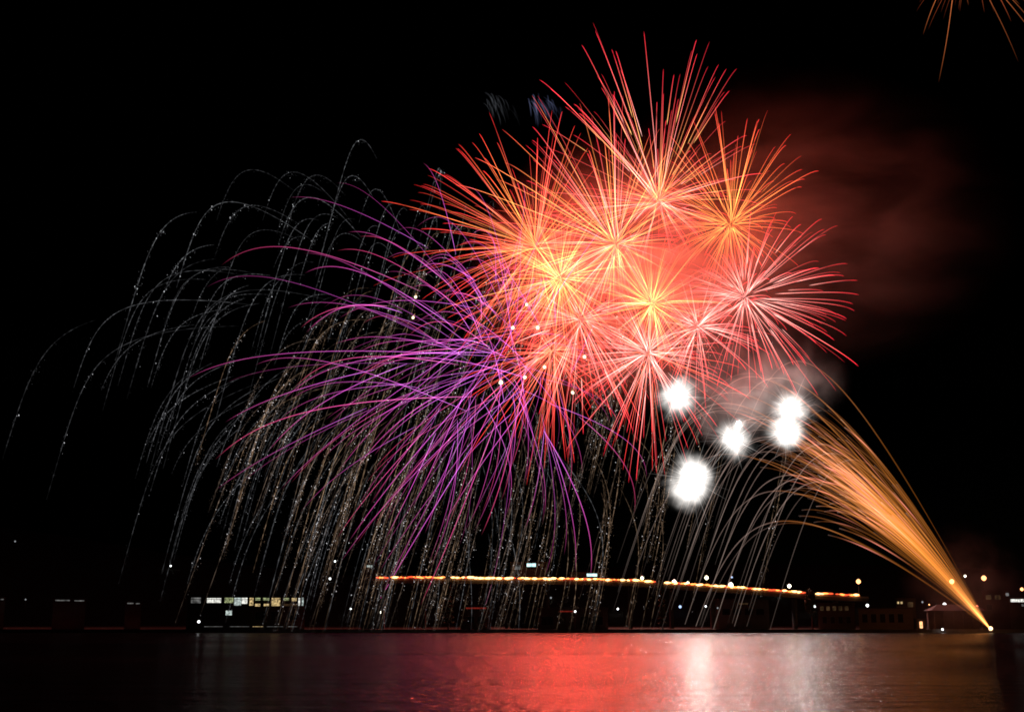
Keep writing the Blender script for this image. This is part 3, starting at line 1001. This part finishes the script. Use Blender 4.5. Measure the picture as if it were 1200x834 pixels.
LAMPS = [
    (17.7, 634, 'dim', 2.2, "lone faint lamp high in the darkness at the far left", 'ground', 5),
    (30, 702, 'dim', 2.0, "very faint lamp low on the left shore, beside the grey-lit huts", 'ground', 4),
    (200, 662.7, 'white', 2.4, "lone white lamp on the dark slope above the lit hall's left end", 'ground', 5),
    (392.6, 657.3, 'white', 2.6, "higher white lamp of the two on the slope right of the lit hall", 'ground', 5),
    (386.7, 677.7, 'white', 3.0, "lower white lamp of the two on the slope right of the lit hall", 'ground', 5),
    (437.5, 677, 'teal', 3.4, "teal lamp just off the left end of the orange bridge lights", 'ground', 4),
    (433, 699, 'white', 4.6, "bright white lamp below the left end of the bridge lights", 'ground', 5),
    (411, 713, 'white', 2.2, "tiny white lamp low on the shore between the lit hall and the bridge", 'ground', 4),
    (446, 717, 'warmwhite', 2.8, "small cream lamp below the bridge's left end, near the water", 'ground', 4),
    (498, 714, 'blue', 3.2, "blue lamp under the left part of the bridge", 'ground', 4),
    (635, 699, 'warmwhite', 3.6, "cream lamp under the middle of the bridge, below the tower", 'ground', 4),
    (645.6, 700, 'dim', 2.6, "faint lamp just right of the cream lamp below the tower", 'ground', 4),
    (674, 716, 'white', 2.8, "white lamp beside the boat shed's short red tube", 'quay', 4),
    (724, 713, 'white', 2.8, "small white lamp on the shore right of the boat shed", 'ground', 4),
    (773, 697.5, 'dim', 2.0, "faint lamp under the gap in the bridge lights", 'ground', 4),
    (797, 710.5, 'blue', 3.8, "strong blue lamp by the shore, under the falling grey sparks", 'ground', 4),
    (827, 710, 'white', 2.6, "small white lamp right of the strong blue one", 'ground', 4),
    (841, 712, 'dim', 2.2, "faint lamp at the grey warehouse's left corner", 'quay', 4),
    (886, 708, 'dim', 2.8, "faint grey lamp beside the grey warehouse's right end", 'ground', 4),
    (752.5, 677, 'yellow', 4.6, "yellow-green lamp post standing on the middle of the bridge", 'bridge', 4),
    (790, 681.4, 'warmwhite', 5.6, "bright cream lamp at the start of the sloping run of bridge lights", 'bridge', 4),
    (806, 682.8, 'yellow', 4.0, "yellow lamp next right of the bright cream one on the bridge", 'bridge', 4),
    (828, 676.5, 'yellow', 5.2, "tall yellow lamp post rising well above the bridge lights", 'bridge', 4),
    (857.6, 676, 'blue', 2.4, "tiny blue lamp on a mast above the brightest bridge lamp", 'bridge', 4),
    (856.4, 685, 'warmwhite', 6.4, "brightest white lamp on the sloping half of the bridge", 'bridge', 4),
    (925, 686.3, 'warmwhite', 5.0, "cream lamp post above the lower end of the sloping bridge lights", 'bridge', 4),
    (911.5, 695, 'teal', 3.0, "small teal lamp just under the sloping bridge lights", 'ground', 4),
    (1006, 681, 'orange', 6.2, "big orange lamp post above the bridge's right foot", 'bridge', 4),
    (954.7, 710, 'white', 3.4, "white lamp at the left end of the brown quay houses", 'ground', 4),
    (1016.5, 709, 'white', 4.0, "white lamp between the brown quay houses and the flat office", 'ground', 4),
    (1081, 705, 'dim', 2.6, "faint grey lamp behind the ticket booth", 'ground', 4),
    (1107, 708, 'white', 5.0, "round white lamp above the pavilion roof", 'ground', 4),
    (1115.5, 681, 'orange', 6.4, "big orange lamp shining through the golden fan", 'ground', 9),
    (1131, 674.6, 'warmwhite', 3.2, "small tilted cream lamp between the two big orange ones", 'ground', 9),
    (1153, 677, 'orange', 6.8, "biggest orange lamp, right of the golden fan", 'ground', 9),
    (1145, 710, 'red', 3.4, "small red lamp beside the golden fan's lower right edge", 'ground', 4),
    (1134, 714, 'warmwhite', 2.4, "tiny cream lamp at the golden fan's lower left edge", 'ground', 4),
    (1089, 708, 'orange', 1.8, "tiny orange lamp left of the round white lamp", 'ground', 4),
    (1104.5, 737, 'white', 3.0, "white lamp on a mooring post at the water below the pavilion", 'post', 4),
    (233, 728, 'white', 5.0, "bright white lamp low on the quay at the lit hall's left corner", 'quay', 4),
    (1197.5, 690, 'orange', 4.4, "orange lamp above the white kiosk at the right edge", 'ground', 5),
]
for L in LAMPS:
    lamp(*L)

# ------------------------------------------------------------------ trees on the shore
def tree(px, ytop, Y, wpx, label, conifer, seed):
    rnd = random.Random(seed)
    p = at(px, ytop, Y)
    z0 = terrain(p[0], Y) - .2
    h = p[2] - z0
    w_ = wpx / F_PX * Y / 2
    root = empty("conifer_tree" if conifer else "broadleaf_tree", (p[0], Y, z0), label, "tree", "dark trees on the far shore")
    tr = MB().tube((0, 0, 0), (.1, 0, h * .55), .35, .2, 8)
    tr.tube((.1, 0, h * .55), (0, 0, h * .92), .2, .05, 7)
    for i in range(7):
        a, zz = rnd.uniform(0, 6.28), h * rnd.uniform(.3, .7)
        tr.tube((0.05, 0, zz), (w_ * .6 * math.cos(a), w_ * .6 * math.sin(a), zz + h * .12), .1, .03, 5)
    tr.build("trunk", M_BARK, root)
    lf = MB()
    for i in range(1300):
        u = rnd.random()
        if conifer:
            zz = h * (.12 + .88 * u)
            rr = w_ * (1 - u) ** .7 * math.sqrt(rnd.random()) * (.75 + .35 * math.sin(zz * 3))
            a = rnd.uniform(0, 6.28)
            c = Vector((rr * math.cos(a), rr * math.sin(a), zz))
        else:
            k = rnd.randrange(7)
            rk = random.Random(seed * 10 + k)
            cc = Vector((rk.uniform(-.6, .6) * w_, rk.uniform(-.6, .6) * w_, h * rk.uniform(.45, .85)))
            d = Vector((rnd.gauss(0, 1), rnd.gauss(0, 1), rnd.gauss(0, 1))).normalized() * rnd.random() ** .4
            c = cc + Vector((d.x * w_ * .5, d.y * w_ * .5, d.z * h * .17))
        a = Vector((rnd.gauss(0, 1), rnd.gauss(0, 1), rnd.gauss(0, 1))).normalized() * .38
        b = Vector((rnd.gauss(0, 1), rnd.gauss(0, 1), rnd.gauss(0, 1))).normalized() * .3
        lf.add([c - a, c + b, c + a, c - b], [(0, 1, 2, 3)])
    lf.build("crown", M_LEAF, root)


tree(526, 668, SHORE + 22, 15, "tall dark conifer in front of the gap near the left of the bridge lights", True, 1)
tree(775, 678, SHORE + 24, 12, "dark conifer in front of the gap between the long and the sloping bridge lights", True, 2)
tree(950, 688, SHORE + 26, 17, "rounded dark tree in front of the gap before the last short run of lights", False, 3)
